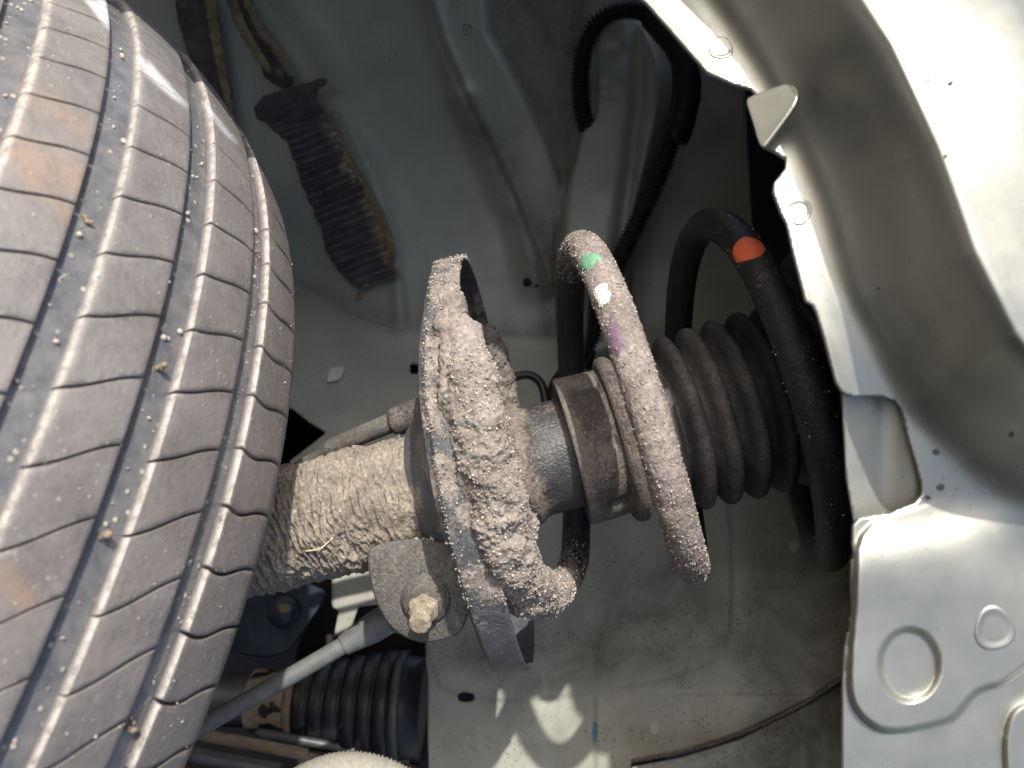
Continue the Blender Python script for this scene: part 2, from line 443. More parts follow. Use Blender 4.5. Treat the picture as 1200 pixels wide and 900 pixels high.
def dirt_shade_well(x, y):
    p3 = np.stack([x / 60, y / 60, 0 * x], -1)
    d, _, _ = pdist(np.asarray(x, float), np.asarray(y, float), np.array([[545, 118], [600, 210], [640, 330]]), False)
    a = .75 * np.exp(-(d / 22)**2) + .95 * np.exp(-(((x - 630) / 80)**2 + ((y - 765) / 50)**2)) + .85 * np.exp(-(((x - 790) / 70)**2 + ((y - 715) / 80)**2)) + .35 * sm(600, 700, y) + .55 * sm(850, 900, x) * sm(500, 600, y)  # last term paints shade behind the fender lip in grime colour
    d, _, _ = pdist(np.asarray(x, float), np.asarray(y, float), COLUMN_S); a = a + .6 * np.exp(-((d - 8) / 16)**2)
    d, _, _ = pdist(np.asarray(x, float), np.asarray(y, float), BETWEEN); a = a + .8 * sm(3, -6, d)
    yl = np.interp(x, LEDGE[:, 0], LEDGE[:, 1]); a = a + .35 * np.exp(-((y - yl + 6) / 12)**2)
    return np.clip(a + .08 + .35 * fbm(p3, 1., 4), 0, 1) * .85
def pale_well(x, y):
    x = np.asarray(x, float); y = np.asarray(y, float)
    d, _, _ = pdist(x, y, STRIP); a = .75 * sm(2, -2, d)  # paler along the strip, its beads and the column
    d3, _, _ = pdist(x, y, np.array([[545, 118], [575, 185], [612, 262], [628, 330]]), False); a = a + .6 * np.exp(-(d3 / 15)**2)
    d2, _, _ = pdist(x, y, np.array([[492, -40], [512, 40], [540, 112]]), False); a = a + .5 * np.exp(-(d2 / 9)**2)
    d, _, _ = pdist(x, y, COLUMN_S); a = a + 1.0 * sm(2, -3, d)
    return np.clip(a, 0, 1)
BETWEEN = np.array([[562, -60], [690, -60], [690, 140], [664, 232], [640, 170], [602, 95], [572, 40]], float)
well = thing('wheel_housing', 'grey green painted inner wheel housing behind the strut, with spot-welded seams', 'wheel housing', P(600, 450, .62))
ENGINE = np.array([[150, 690], [389, 668], [389, 711], [397, 716], [391, 746], [411, 737], [420, 711], [446, 708], [452, 738], [498, 752], [500, 800], [509, 1243], [150, 1243]], float)
KEEPW = np.array([[-300, -300], [868, -300], [874, 130], [884, 300], [905, 420], [960, 520], [1080, 560], [1120, 660], [1120, 740], [1005, 782], [935, 826], [868, 858], [800, 880], [740, 893], [690, 1240], [340, 1240], [340, 540], [383, 507], [362, 494], [342, 478], [-300, 440]], float)
sq = lambda x, y, w, h, r=0: smooth_poly([[x - w, y - h], [x + w, y - h * .9], [x + w, y + h], [x - w, y + h]], r)
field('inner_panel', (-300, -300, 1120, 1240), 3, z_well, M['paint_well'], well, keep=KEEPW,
      cuts=(ENGINE, sq(486, 432, 5.5, 6), sq(546, 817, 10, 6, 2)), thick=.0012, attrs={'dirt_shade': dirt_shade_well, 'base_tone': pale_well})
# panel below the curved gap at the bottom right
LOWP = np.array([[680, 1240], [740, 899], [800, 888], [868, 867], [935, 833], [1005, 789], [1120, 747], [1120, 1240]], float)
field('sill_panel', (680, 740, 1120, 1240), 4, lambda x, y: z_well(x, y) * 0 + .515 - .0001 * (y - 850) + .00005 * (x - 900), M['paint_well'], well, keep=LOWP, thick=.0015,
      attrs={'dirt_shade': lambda x, y: .95 + 0 * x})
# sealant bead along the gap
c, s = spline(np.array([P(x, y, z_well(x, y) - .001) for x, y in ((740, 892), (800, 881), (868, 860), (935, 828), (1000, 786))]), 260)
tube('seam_sealer', c, .0012, 8, M['rubber_cup'], well, disp=lambda q: .0007 * fbm(q, 260., 3), attrs={'dust': .7})
# dark space behind the openings
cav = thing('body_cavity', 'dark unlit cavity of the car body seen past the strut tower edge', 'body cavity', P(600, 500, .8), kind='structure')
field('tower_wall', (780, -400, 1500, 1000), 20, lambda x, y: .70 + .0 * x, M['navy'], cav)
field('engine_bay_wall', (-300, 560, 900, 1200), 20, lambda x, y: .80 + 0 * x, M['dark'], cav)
# inner tower ring right: dark curved wall leading from inner panel towards the fender
ws = []
for t in np.linspace(0, 1, 24):
    for (x, y) in zip(np.interp(np.linspace(0, 1, 60), [0, .3, .6, 1], [905, 930, 1010, 1030]), np.linspace(-250, 800, 60)):
        ws.append(P(x + 60 * t, y, .66 - .34 * t))
def spot_weld(x, y, zf, R, parent, mat):
    x = float(x); y = float(y)
    c = P(x, y, float(zf(np.array([x]), np.array([y]))[0]))
    a = P(x + 6, y, float(zf(np.array([x + 6.]), np.array([y]))[0])) - P(x - 6, y, float(zf(np.array([x - 6.]), np.array([y]))[0]))
    b = P(x, y - 6, float(zf(np.array([x]), np.array([y - 6.]))[0])) - P(x, y + 6, float(zf(np.array([x]), np.array([y + 6.]))[0]))
    n = np.cross(a, b); n /= np.linalg.norm(n); a /= np.linalg.norm(a); b = np.cross(n, a)
    pr = [(0, .0001), (.55, .0001), (.75, .0001), (.88, .0005), (1.0, .0004), (1.12, -.0006)]
    V = []; K = 28
    for r, h in pr:
        for k in range(K):
            t = 2 * np.pi * k / K; rr = r * R * (1 + .06 * math.sin(3 * t + x))
            V.append(c + n * h + (a * math.cos(t) + b * math.sin(t) * 1.1) * rr)
    mesh('spot_weld', np.array(V), grid_faces(len(pr), K, True), mat, parent, attrs={'dirt_shade': .12})
for x, y in ((535, 2), (548, 34), (604, 156), (641, 250)):
    spot_weld(x, y, z_well, .0040, well, M['paint_well'])
for x, y in ((766, 632), (690, 640), (930, 640), (768, 853)):
    spot_weld(x, y, z_well, .0034, well, M['paint_well'])
# strut tower ring: inner wall that runs from the tower opening up to the fender
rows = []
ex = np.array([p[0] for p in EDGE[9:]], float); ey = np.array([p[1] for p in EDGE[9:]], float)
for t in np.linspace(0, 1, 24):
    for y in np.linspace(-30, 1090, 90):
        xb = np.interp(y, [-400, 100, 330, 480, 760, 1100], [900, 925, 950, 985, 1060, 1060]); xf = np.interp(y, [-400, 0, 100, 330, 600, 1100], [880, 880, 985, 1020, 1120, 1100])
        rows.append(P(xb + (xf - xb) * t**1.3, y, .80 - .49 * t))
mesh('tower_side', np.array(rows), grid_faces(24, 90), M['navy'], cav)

# ------------------------------------------------------------------ fender (nearer, right)
RISER = np.array([[560, -400], [760, -180], [850, -70], [905, 0], [965, 95], [1015, 205], [1060, 330], [1115, 440], [1190, 535], [1300, 640], [1500, 780]], float)
PAD = smooth_poly([[1004, 612], [1003, 700], [997, 760], [995, 815], [1010, 842], [1040, 860], [1108, 846], [1122, 838], [1138, 815], [1152, 806], [1180, 800], [1215, 770], [1330, 700], [1330, 520], [1180, 540], [1100, 590]], 2)
PAD2 = smooth_poly([[1182, 840], [1195, 826], [1260, 800], [1340, 800], [1340, 1020], [1190, 1020], [1176, 880]], 2)
def z_fender(x, y):
    x = np.asarray(x, float); y = np.asarray(y, float)
    q = np.clip((430 - y) / 430, 0, 1.1); base = .282 + .032 * q**2 + .05 * (1 - np.exp(np.clip(y + 43, None, 0) / 400))
    d, nx, ny = pdist(x, y, RISER, False)
    # side of the riser: positive to the upper right
    e = np.interp(x, RISER[:, 0], RISER[:, 1]); side = np.where(y < e, 1., -1.); sd = d * side
    fade = sm(760, 400, y)
    h = (.042 + .012 * sm(330, 0, y)) * (1.08 * sm(-80, 100, sd) + .30 * sm(10, 260, sd)) + .006 * np.clip(sd - 40, 0, 200) / 200
    z = base - h * fade
    z = z + .0006 * np.clip(sd - 90, 0, 400) * .18 * fade
    z = z + .004 * sm(60, 0, x - np.interp(y, [p[1] for p in EDGE], [p[0] for p in EDGE])) * 0
    # shallow flute along the flange
    z = z + .0018 * np.exp(-((sd + 105) / 26)**2) * fade
    d, _, _ = pdist(x, y, PAD); z = z - .0042 * sm(3, -3, d) * sm(575, 700, y)
    d, _, _ = pdist(x, y, PAD2); z = z - .0026 * sm(2.5, -2.5, d)
    rr = np.sqrt(((x - 1066) / 35)**2 + ((y - 779) / 42)**2); z = z + .0032 * sm(1.06, .93, rr)
    # soft swale across the lower flange
    ds, _, _ = pdist(x, y, np.array([[1000, 662], [1100, 640], [1230, 600]]), False); z = z - .0010 * np.exp(-(ds / 34)**2)
    p3 = np.stack([x / 200, y / 200, 0 * x], -1)
    return z + .0016 * fbm(p3, 1., 2)
fen = thing('fender', 'pale silver green painted fender flange with scalloped edge, round pressing and bent tab', 'fender', P(1080, 450, .3))
EDP = np.array(EDGE, float)
keepA = np.vstack([EDP[7:], [[1330, 1240], [1330, -60], [712, -56]]])
dirt_f = lambda x, y: np.clip(.12 + .25 * fbm(np.stack([x / 80, y / 80, 0 * x], -1), 1., 4) + .35 * np.exp(-(((x - 960) / 40)**2 + ((y - 110) / 60)**2)), 0, 1) * .55
field('flange', (690, -56, 1330, 1240), 2.5, z_fender, M['paint'], fen, keep=keepA, thick=.0016, attrs={'dirt_shade': dirt_f})
keepB = np.vstack([EDP[:8], [[712, -38], [720, -56], [1330, -56], [1330, 1240], [2600, 1240], [2600, -2600], [-1500, -2600]]])
field('shading_outer_skin', (-1500, -2600, 2600, 1240), 24, z_fender, M['paint'], fen, keep=keepB, thick=.0016, attrs={'dirt_shade': lambda x, y: .1 + 0 * x})  # unseen fender skin, arch edge lowered to shade the inner panel
for x, y, r in ((845, 57, .0040), (936, 248, .0040), (1165, 737, .0062)):
    spot_weld(x, y, z_fender, r, fen, M['paint'])
# recessed panel that shows in the notch
field('backing_panel', (975, 440, 1110, 640), 3, lambda x, y: .289 + .004 * sm(1085, 1030, x), M['paint'], fen,
      keep=np.array([[986, 452], [1100, 452], [1105, 625], [1003, 625], [992, 560]], float), thick=.001, attrs={'dirt_shade': lambda x, y: .3 + 0 * x})
# bent tab
TAB = np.array([[874, 119], [878, 113], [916, 99], [927, 98], [934, 104], [935, 114], [929, 127], [900, 166], [894, 173], [889, 168], [881, 140]], float)
field('bent_tab', (866, 90, 944, 182), 1.5, lambda x, y: .292 - .00018 * (x - 880) - .00010 * (y - 110), M['paint'], fen, keep=smooth_poly(TAB, 1), thick=.0018, attrs={'dirt_shade': lambda x, y: .15 + 0 * x})

# ------------------------------------------------------------------ spring frame
SP = np.array([0.0162, -0.0189, -0.4154]); SYAW, SPIT = 0.1645, -0.0735
SR, SPITCH, SOFF = 0.0787, 0.0596, 0.0277
sd_ = np.array([np.cos(SYAW) * np.cos(SPIT), np.sin(SYAW), -np.cos(SYAW) * np.sin(SPIT)])
sf_ = np.array([0, 0, 1.]) - sd_ * sd_[2]; sf_ /= np.linalg.norm(sf_); su_ = np.cross(sf_, sd_)
SEATC = P(584, 535, .418)
rel = SEATC - SP; seat_a, seat_u, seat_v = rel @ sd_, rel @ su_, rel @ sf_
def spr(a, u, v): return SP + np.multiply.outer(a, sd_) + np.multiply.outer(u, su_) + np.multiply.outer(v, sf_)
def coil_centre(t):
    a = SPITCH * t + SOFF
    a_lo = seat_a + .0000 + .0085 * np.clip((t + .9) / .38, -.3, 1)
    w = sm(-.62, -.42, t)
    a = a_lo * (1 - w) + a * w
    R = SR - .0015 * sm(-.6, -.9, t)
    R = R - .004 * np.exp(-((t - .5) / .12)**2)
    ang = 2 * np.pi * t
    return spr(a, R * np.cos(ang), R * np.sin(ang))
tt = np.linspace(-.85, 1.72, 1450)
Cc = coil_centre(tt)
WR = .0073
def interp_dust(t):
    return np.interp(t, [-1.2, -.62, -.5, -.44, -.36, -.1, -.03, .1, .35, .5, .56, .7, .95, 1.05, 1.15, 1.3, 1.7],
                        [.9, .9, .62, .40, .12, .14, .55, .86, .92, .74, .35, .1, .1, .16, .22, .10, .08])
dst = interp_dust(tt)
spring = thing('coil_spring', 'dust-caked black steel coil spring wound around the strut, marked with paint dabs', 'coil spring', spr(0., 0., 0.))
def coil_disp(q):
    k = np.clip(dst, 0, 1)[:, None]
    return k * (.0008 * fbm(q, 160., 3) + .00065 * np.clip(ridged(q, 620., 2), -.2, 1)) + .00008 * fbm(q, 300, 2)
tube('coil', Cc, WR, 44, M['coil'], spring, disp=coil_disp, attrs={'dust': dst})

def grit(name, Pts, Nrm, size, mat, parent, label=None):
    """joined little stones"""
    ico = np.array([[0, 0, 1], [.894, 0, .447], [.276, .851, .447], [-.724, .526, .447], [-.724, -.526, .447], [.276, -.851, .447],
                    [.724, .526, -.447], [-.276, .851, -.447], [-.894, 0, -.447], [-.276, -.851, -.447], [.724, -.526, -.447], [0, 0, -1]])
    fc = np.array([[0,1,2],[0,2,3],[0,3,4],[0,4,5],[0,5,1],[1,6,2],[2,7,3],[3,8,4],[4,9,5],[5,10,1],[6,7,2],[7,8,3],[8,9,4],[9,10,5],[10,6,1],[6,11,7],[7,11,8],[8,11,9],[9,11,10],[10,11,6]])
    n = len(Pts); q = RNG.normal(size=(n, 3, 3)); Q = np.linalg.qr(q)[0]
    sc = size[:, None] * RNG.uniform(.55, 1.25, (n, 3))
    V = ico[None] * RNG.uniform(.8, 1.2, (n, 12, 1)) * sc[:, None]
    V = np.einsum('nij,nkj->nki', Q, V) + (Pts + Nrm * size[:, None] * .25)[:, None]
    Fc = (fc[None] + 12 * np.arange(n)[:, None, None]).reshape(-1, 3)
    o = mesh(name, V.reshape(-1, 3), Fc, mat, parent, smooth=False)
    o['kind'] = 'stuff'
    return o
def tube_scatter(t0, t1, n, size=(.0002, .00058), up=False):
    t = RNG.uniform(t0, t1, n); C = coil_centre(t); T = coil_centre(t + .002) - C; T /= np.linalg.norm(T, axis=1)[:, None]
    r = RNG.normal(size=(n, 3)); r += np.array([0, .4, .5]); r -= T * (r * T).sum(1)[:, None]; r /= np.linalg.norm(r, axis=1)[:, None]
    sz = size[0] + (size[1] - size[0]) * RNG.power(.6, n)**2.2
    return C + r * (WR + .0003), r, sz
a, b, c = tube_scatter(-.06, .52, 2600); grit('grit', a, b, c, M['grit'], spring)
a, b, c = tube_scatter(-.06, .50, 2200); grit('grit', a, b, c, M['grit_dark'], spring)
a, b, c = tube_scatter(.95, 1.4, 160, (.0002, .0005)); grit('grit', a, b, c, M['grit'], spring)
a, b, c = tube_scatter(-.62, -.42, 600); grit('grit', a, b, c, M['grit'], spring)

def dab(px, py, t0, t1, la, lb, mat, seed, off=.0009, rag=.35, label=None, tilt=0., dust=0.):
    """paint dab that follows the wire; la along wire, lb around it (metres)"""
    ts = np.linspace(t0, t1, 600); C = coil_centre(ts); T = np.gradient(C, axis=0); T /= np.linalg.norm(T, axis=1)[:, None]
    best = None
    for i in range(len(ts)):
        n = np.array([0, 0, 1.]) * 1.0 - C[i] * 0; v = -C[i] / np.linalg.norm(C[i])
        v = v - T[i] * (v @ T[i]); v /= np.linalg.norm(v); w = np.cross(T[i], v)
        for a in np.linspace(-1.2, 1.2, 25):
            nn = v * math.cos(a) + w * math.sin(a); q = C[i] + nn * WR
            X = 600 + F * q[0] / -q[2]; Y = 450 - F * q[1] / -q[2]; e = (X - px)**2 + (Y - py)**2
            if best is None or e < best[0]: best = (e, i, a)
    _, i0, a0 = best
    dl = np.linalg.norm(C[1] - C[0]); rg = np.random.default_rng(seed)
    K = 40; R = 9; V = []
    ph = rg.uniform(0, 6.28, 6)
    for r in range(R):
        for k in range(K):
            th = 2 * np.pi * k / K
            rad = (r / (R - 1)) * (1 + rag * .35 * sum(math.sin((m + 2) * th + ph[m]) / (m * .5 + 1) for m in range(6)))
            al = math.cos(th) * la * rad; be = math.sin(th) * lb * rad + tilt * al
            fi = np.clip(i0 + al / dl, 0, len(ts) - 1.001); ii = int(fi); fr = fi - ii
            c0 = C[ii] * (1 - fr) + C[ii + 1] * fr; tn = T[ii]
            v = -c0 / np.linalg.norm(c0); v = v - tn * (v @ tn); v /= np.linalg.norm(v); w = np.cross(tn, v)
            aa = a0 + be / WR
            V.append(c0 + (v * math.cos(aa) + w * math.sin(aa)) * (WR + off * (1 - .75 * (r / (R - 1))**6)))
    V = np.array(V)
    o = mesh('paint_dab', V, grid_faces(R, K, True)[:, ::-1], mat, spring, attrs={'dust': dust})
    o['label'] = label
    return o
dab(689, 306, -.1, .15, .0052, .0050, M['green'], 1, dust=.17, label='green paint dab on the upper bend of the front loop')
dab(704, 345, -.05, .25, .0046, .0042, M['white'], 2, .0008, .4, dust=.08, label='white paint dab below the green one')
dab(719, 398, .0, .35, .0085, .0052, M['violet'], 4, .00055, .6, dust=.27, label='faint violet paint dab below the white one')
dab(876, 290, .95, 1.15, .0062, .0070, M['orange'], 6, .0005, .10, label='orange paint dab on the rear loop')

# ------------------------------------------------------------------ strut
A0, A1 = P(330, 620, .416), P(950, 455, .418)
AD = (A1 - A0) / np.linalg.norm(A1 - A0)
def axp(px): return A0 + np.multiply.outer((np.asarray(px, float) - 330) / 620., (A1 - A0))
AF = np.array([0, 0, 1.]) - AD * AD[2]; AF /= np.linalg.norm(AF); AU = np.cross(AF, AD)
strut = thing('strut', 'mud-caked suspension strut with spring seat, dusty rubber cup and ribbed black dust boot', 'shock absorber', axp(600))
def lathe(name, prof, mat, parent, k=96, n=None, disp=None, dust=.5, smoothp=True, sharp=None, rings=None, ax=None):
    prof = np.asarray(prof, float)
    if n:
        l = np.concatenate([[0], np.cumsum(np.hypot(np.diff(prof[:, 0]) * .0004, np.diff(prof[:, 1])))])
        s = np.linspace(0, l[-1], n); prof = np.stack([np.interp(s, l, prof[:, 0]), np.interp(s, l, prof[:, 1])], -1)
    O, D, U, Fv, kpx = (None,) * 5
    if ax is None:
        Cn = axp(prof[:, 0]); U, Fv = AU, AF
    else:
        Cn = ax[0] + np.multiply.outer(prof[:, 0], ax[1]); U, Fv = ax[2], ax[3]
    th = np.linspace(0, 2 * np.pi, k, endpoint=False)
    N = np.cos(th)[:, None] * U + np.sin(th)[:, None] * Fv
    R = prof[:, 1][:, None] * np.ones((1, k))
    V = Cn[:, None] + N[None] * R[..., None]
    if disp is not None:
        dd = disp(V, th[None] + 0 * R, prof[:, 0][:, None] + 0 * R); V = V + N[None] * dd[..., None]
    du = dust(th[None] + 0 * R, prof[:, 0][:, None] + 0 * R) if callable(dust) else np.full(R.shape, dust)
    return mesh(name, V.reshape(-1, 3), grid_faces(len(prof), k, True), mat, parent, attrs={'dust': du.ravel()}, sharp=sharp)
# muddy lower tube: cracked cake with ripples around the tube
def mud_disp(V, th, px):
    ctr = axp(px.ravel()).reshape(V.shape)
    Q = np.stack([(V @ AD) * 330, (V @ AU) * 115, (V @ AF) * 115], -1)
    rip = ridged(Q, 1.0, 4)
    env = np.clip(.30 + 1.0 * sm(545, 350, px), 0, 1)
    lump = fbm(V, 55., 3)
    return env * (.0030 * np.clip(rip, -.6, .8) + 0.0034 * lump) + .0006 * fbm(V, 420., 3)
lathe('mud_coated_tube', [(150, .0262), (560, .0262)], M['mud_tube'], strut, 420, 420, mud_disp,
      dust=lambda th, px: .62 + .35 * sm(520, 420, px))
# neck between seat and rubber cup
def neck_disp(V, th, px):
    return sm(640, 600, px) * .0012 * (fbm(V, 120., 3) + .5 * ridged(V, 300., 2)) + .0001 * fbm(V, 300, 2)
lathe('neck', [(560, .0262), (596, .0262), (603, .0268), (610, .0285), (617, .0287), (624, .0268), (630, .0264), (740, .0264)], M['steel'], strut, 200, 160, neck_disp,
      dust=lambda th, px: np.clip(.75 * sm(640, 605, px) + .20 + .12 * np.sin(3 * th), 0, 1))
# spring seat: elongated pan
seatK = 360
def seat_ring(a, off, rc=None):
    th = np.linspace(0, 2 * np.pi, seatK, endpoint=False)
    ru = .0965 + off; rv = .0835 + off
    U = ru * np.cos(th); V = rv * np.sin(th)
    # squarer lower end
    if rc is None:
        return th, a, U, V
    o = (axp(600) - SP); 
    return th, a, (SEATC - SP) @ su_ * 0 + rc * np.cos(th), rc * np.sin(th)
sprof = [(-.040, .0275, 1), (-.034, .034, 1), (-.030, -.030, 0), (-.028, -.017, 0), (-.0265, -.0085, 0), (-.024, -.0050, 0), (-.0195, -.0036, 0), (-.0180, -.0030, 0), (-.0172, -.0012, 0), (-.0165, -.0003, 0),
         (-.0155, 0, 0), (-.012, 0, 0), (-.008, 0, 0), (-.004, 0, 0), (-.001, 0, 0), (0, -.0003, 0), (.0003, -.0010, 0), (0, -.0016, 0), (-.002, -.0019, 0), (-.008, -.0021, 0), (-.0135, -.0025, 0), (-.0155, -.006, 0), (-.017, -.02, 0), (-.019, .034, 1), (-.020, .0275, 1)]
pp = []
for i in range(len(sprof) - 1):
    (a0_, o0, c0), (a1_, o1, c1) = sprof[i], sprof[i + 1]
    m = 4
    for q in range(m):
        f = q / m; pp.append(((a0_, o0, c0), (a1_, o1, c1), f))
pp.append((sprof[-1], sprof[-1], 0.))
th = np.linspace(0, 2 * np.pi, seatK, endpoint=False)
def seat_xyz(pr):
    a, off, cir = pr
    wob = .0015 * np.cos(3 * th + .5)
    hs = 1 - .28 * sm(.35, .95, np.cos(th))           # rim a little lower at the top
    aa = a * hs if a > -.0178 else -.0178 * hs + (a + .0178) * (.42 - .22 * sm(.1, -.7, np.cos(th)))
    aa = aa * (1 - .12 * sm(0, -.8, np.cos(th)))
    if cir:
        c2 = (axp(570) - SP); uo, vo = c2 @ su_, c2 @ sf_
        return spr(seat_a + a + 0 * th, uo + off * np.cos(th), vo + off * np.sin(th))
    ru, rv = .0965 + off, .0835 + off
    # superellipse, slightly pointed below
    e = 1.0
    U = ru * np.cos(th) * (1 + .0 * e); Vv = rv * np.sin(th)
    U = U + .004 * sm(-.6, -1, np.cos(th)) * -1
    return spr(seat_a + aa + 0 * th, seat_u + U + wob * 0, seat_v + Vv - .004)
V = np.stack([seat_xyz(p0) * (1 - f) + seat_xyz(p1) * f for p0, p1, f in pp])
CT = np.cos(th)[None] + 0 * V[..., 0]
front = sm(-.2, .3, np.sin(th))[None] + 0 * CT
mudm = np.clip(sm(-.80, -.45, CT) , 0, 1)
ctr = spr(seat_a - .01, seat_u, seat_v)
N = V - ctr; N -= np.multiply.outer(N @ sd_, sd_); N /= np.linalg.norm(N, axis=-1)[..., None] + 1e-9
rowk = np.arange(len(pp))[:, None] / 4.
outer = sm(2, 6, rowk) * sm(17.5, 16, rowk)
dsp = mudm * outer * (.0008 * fbm(V, 110., 4) + .0012 * np.clip(fbm(V, 45., 3), -.1, 1) + .0004 * ridged(V, 420., 2)) + .00015 * fbm(V, 500., 2)
V = V + N * dsp[..., None]
dust = np.clip(.03 + .34 * mudm + .8 * np.clip(fbm(V, 60., 4) * 1.8 + .08, -.2, .8) * mudm - .12 * (rowk < 8) - .5 * (rowk > 18.5), 0, 1)
seat = mesh('spring_seat', V.reshape(-1, 3), grid_faces(len(pp), seatK, True), M['seat'], strut, attrs={'dust': dust.ravel()})
# grit on the seat rim
def seat_grit(n, lo, hi, mat, rows=(30, 64), clo=-.55):
    i = RNG.integers(rows[0], rows[1], n); j = RNG.integers(0, seatK, n)
    j = j[(np.cos(th[j]) > clo) & (np.sin(th[j]) > -.2)]; i = i[:len(j)]
    sz = lo + (hi - lo) * RNG.power(.6, len(j))**2.2
    o = grit('grit', V[i, j] + RNG.normal(scale=.0004, size=(len(j), 3)), N[i, j], sz, mat, seat); return o
seat_grit(3500, .00018, .0006, M['grit']); seat_grit(3000, .0002, .0008, M['grit_dark'])
# mud packed between the coil end and the seat
tm = np.linspace(-.868, -.49, 420)
Cm = coil_centre(tm)
rm = np.interp(tm, [-.868, -.858, -.84, -.815, -.75, -.62, -.56, -.515, -.49], [.001, .0036, .0058, .0078, .0096, .0100, .0094, .0078, .0070])
Cm = Cm + np.multiply.outer(np.interp(tm, [-1.1, -.8, -.6, -.5], [.002, .0005, .0, 0.]), sd_)
def clump_disp(q):
    return .0050 * fbm(q, 48., 2) + .0044 * fbm(q, 110., 4, .6) + .0026 * np.clip(ridged(q, 150., 3), -.7, .6) + .0009 * ridged(q, 520., 2)
mudc = tube('packed_mud', Cm, rm, 130, M['mud'], strut, disp=lambda q: clump_disp(q) * np.clip((rm[:, None] - .006) / .005, .1, 1), attrs={'dust': .8})
Vt, Nt = tube_verts(Cm, rm, 130, lambda q: clump_disp(q) * np.clip((rm[:, None] - .006) / .005, .1, 1))
def clump_grit(n, lo, hi, mat):
    i = RNG.integers(15, 415, n); j = RNG.integers(0, 130, n); sz = lo + (hi - lo) * RNG.power(.6, n)**2.2
    k = Nt[i, j, 2] > -.3
    grit('grit', Vt[i, j][k], Nt[i, j][k], sz[k], mat, strut)
clump_grit(5000, .00018, .0007, M['grit']); clump_grit(6000, .0002, .0008, M['grit_dark'])
tb = np.linspace(-.90, -.55, 300); Cb = coil_centre(tb) - sd_ * .0052; Cb = Cb - np.array([0, 0, .0035])
rb = .0040 + .0042 * np.sin(np.linspace(0, np.pi, 300))**.5
tube('packed_mud', Cb, rb, 90, M['mud'], strut, disp=lambda q: .0050 * fbm(q, 75., 4, .6) + .0012 * ridged(q, 400., 2), attrs={'dust': .6})
# far mud ridge on the inner side of the seat, upper part
tm2 = np.linspace(-1.30, -1.13, 120); Cf = coil_centre(tm2) + sd_ * .002
rm2 = .0035 + .0055 * np.sin(np.linspace(0, np.pi, 120))**.6
tube('packed_mud', Cf, rm2, 70, M['mud'], strut, disp=lambda q: .0026 * fbm(q, 120., 4, .6) + .001 * ridged(q, 420., 2), attrs={'dust': .45})
# rubber cup
def cup_disp(V, th, px):
    notch = sum(np.exp(-((th - c) / .10)**2) * sm(688, 694, px) * sm(716, 712, px) for c in (.55, 1.5, 2.4))
    return -.0022 * notch + .00035 * fbm(V, 140., 3)
lathe('rubber_cup', [(690, .0265), (672, .0275), (668, .0335), (668.5, .0348), (671, .0355), (690, .0353), (706, .0350), (712, .0345), (716, .0350), (742, .0352), (752, .0335), (760, .031)], M['rubber_cup'], strut, 220, 150, cup_disp,
      dust=lambda th, px: .55 + .2 * sm(690, 670, px) + .12 * np.sin(5 * th))
lathe('cup_ring', [(716, .034), (718, .0378), (721, .0394), (726, .0402), (731, .0399), (735, .0385), (738, .0365), (739, .034)], M['rubber_cup'], strut, 200, 40, lambda V, t_, p_: .0002 * fbm(V, 200., 2), dust=.62)
ridges = [(772, .0385), (799, .0412), (828, .0420), (858, .0425), (888, .0428), (918, .0430), (948, .0432)]
prof = [(745, .031)]
for i, (x, r) in enumerate(ridges):
    w = 11.
    for q in np.linspace(-1, 1, 13): prof.append((x + w * q, (.0300 + (r + .0012 - .0300)) * 0 + .0295 + (r + .0012 - .0295) * (math.sqrt(max(0, 1 - (abs(q))**2.4)))))
    prof.append((x + 14., .0290))
lathe('dust_boot', prof, M['boot'], strut, 160, None, lambda V, t_, p_: .00018 * fbm(V, 120., 3), dust=lambda th, px: .95 - .0085 * np.clip(px - 815, 0, 105) + .08 * np.sin(7 * th))  # dust drops to the right, painting in the fender's shade
lathe('upper_mount', [(955, .030), (958, .060), (972, .066), (1010, .068), (1090, .070)], M['black'], strut, 64, dust=0)
# bright streaks of dried mud and a straw
c, s = spline(np.array([P(x, y, d) for x, y, d in ((478, 640, .392), (490, 634, .390), (500, 636, .390), (512, 630, .391))]), 60)
tube('mud_smear', c, .0015 + .0004 * np.sin(s * 2600), 10, M['grit'], strut, disp=lambda q: .0007 * fbm(q, 600., 3))
c, s = spline(np.array([P(x, y, d) for x, y, d in ((358, 646, .3905), (375, 643, .3885), (388, 632, .3885), (396, 624, .390))]), 30)
tagit(tube('straw', c, .0004, 6, M['straw']), 'short bent dry straw stuck to the muddy tube', 'straw')

# clamp bracket below the tube
def extrude(name, poly, z0, z1, mat, parent, dust=.5, bev=.0015, tilt=(0, 0)):
    poly = smooth_poly(poly, 2); c = poly.mean(0); n = len(poly); rows = []
    for z, s_ in ((z1, .96), (z1 - 0, 1.0), (z0 + bev, 1.0), (z0 + bev * .3, .985), (z0, .955), (z0, .6), (z0, .01)):
        q = c + (poly - c) * s_; rows.append(P(q[:, 0], q[:, 1], z + tilt[0] * (q[:, 0] - c[0]) + tilt[1] * (q[:, 1] - c[1])))
    V = np.stack(rows).reshape(-1, 3)
    return mesh(name, V, grid_faces(len(rows), n, True), mat, parent, attrs={'dust': dust}, sharp=50)
BR = [[430, 640], [431, 664], [436, 692], [446, 718], [460, 738], [480, 750], [499, 754], [524, 749], [539, 743], [548, 725], [552, 705], [549, 690], [540, 666], [528, 636], [480, 630]]
extrude('clamp_bracket', BR, .382, .405, M['bracket'], strut, .52, .002, (-.00002, .00002))
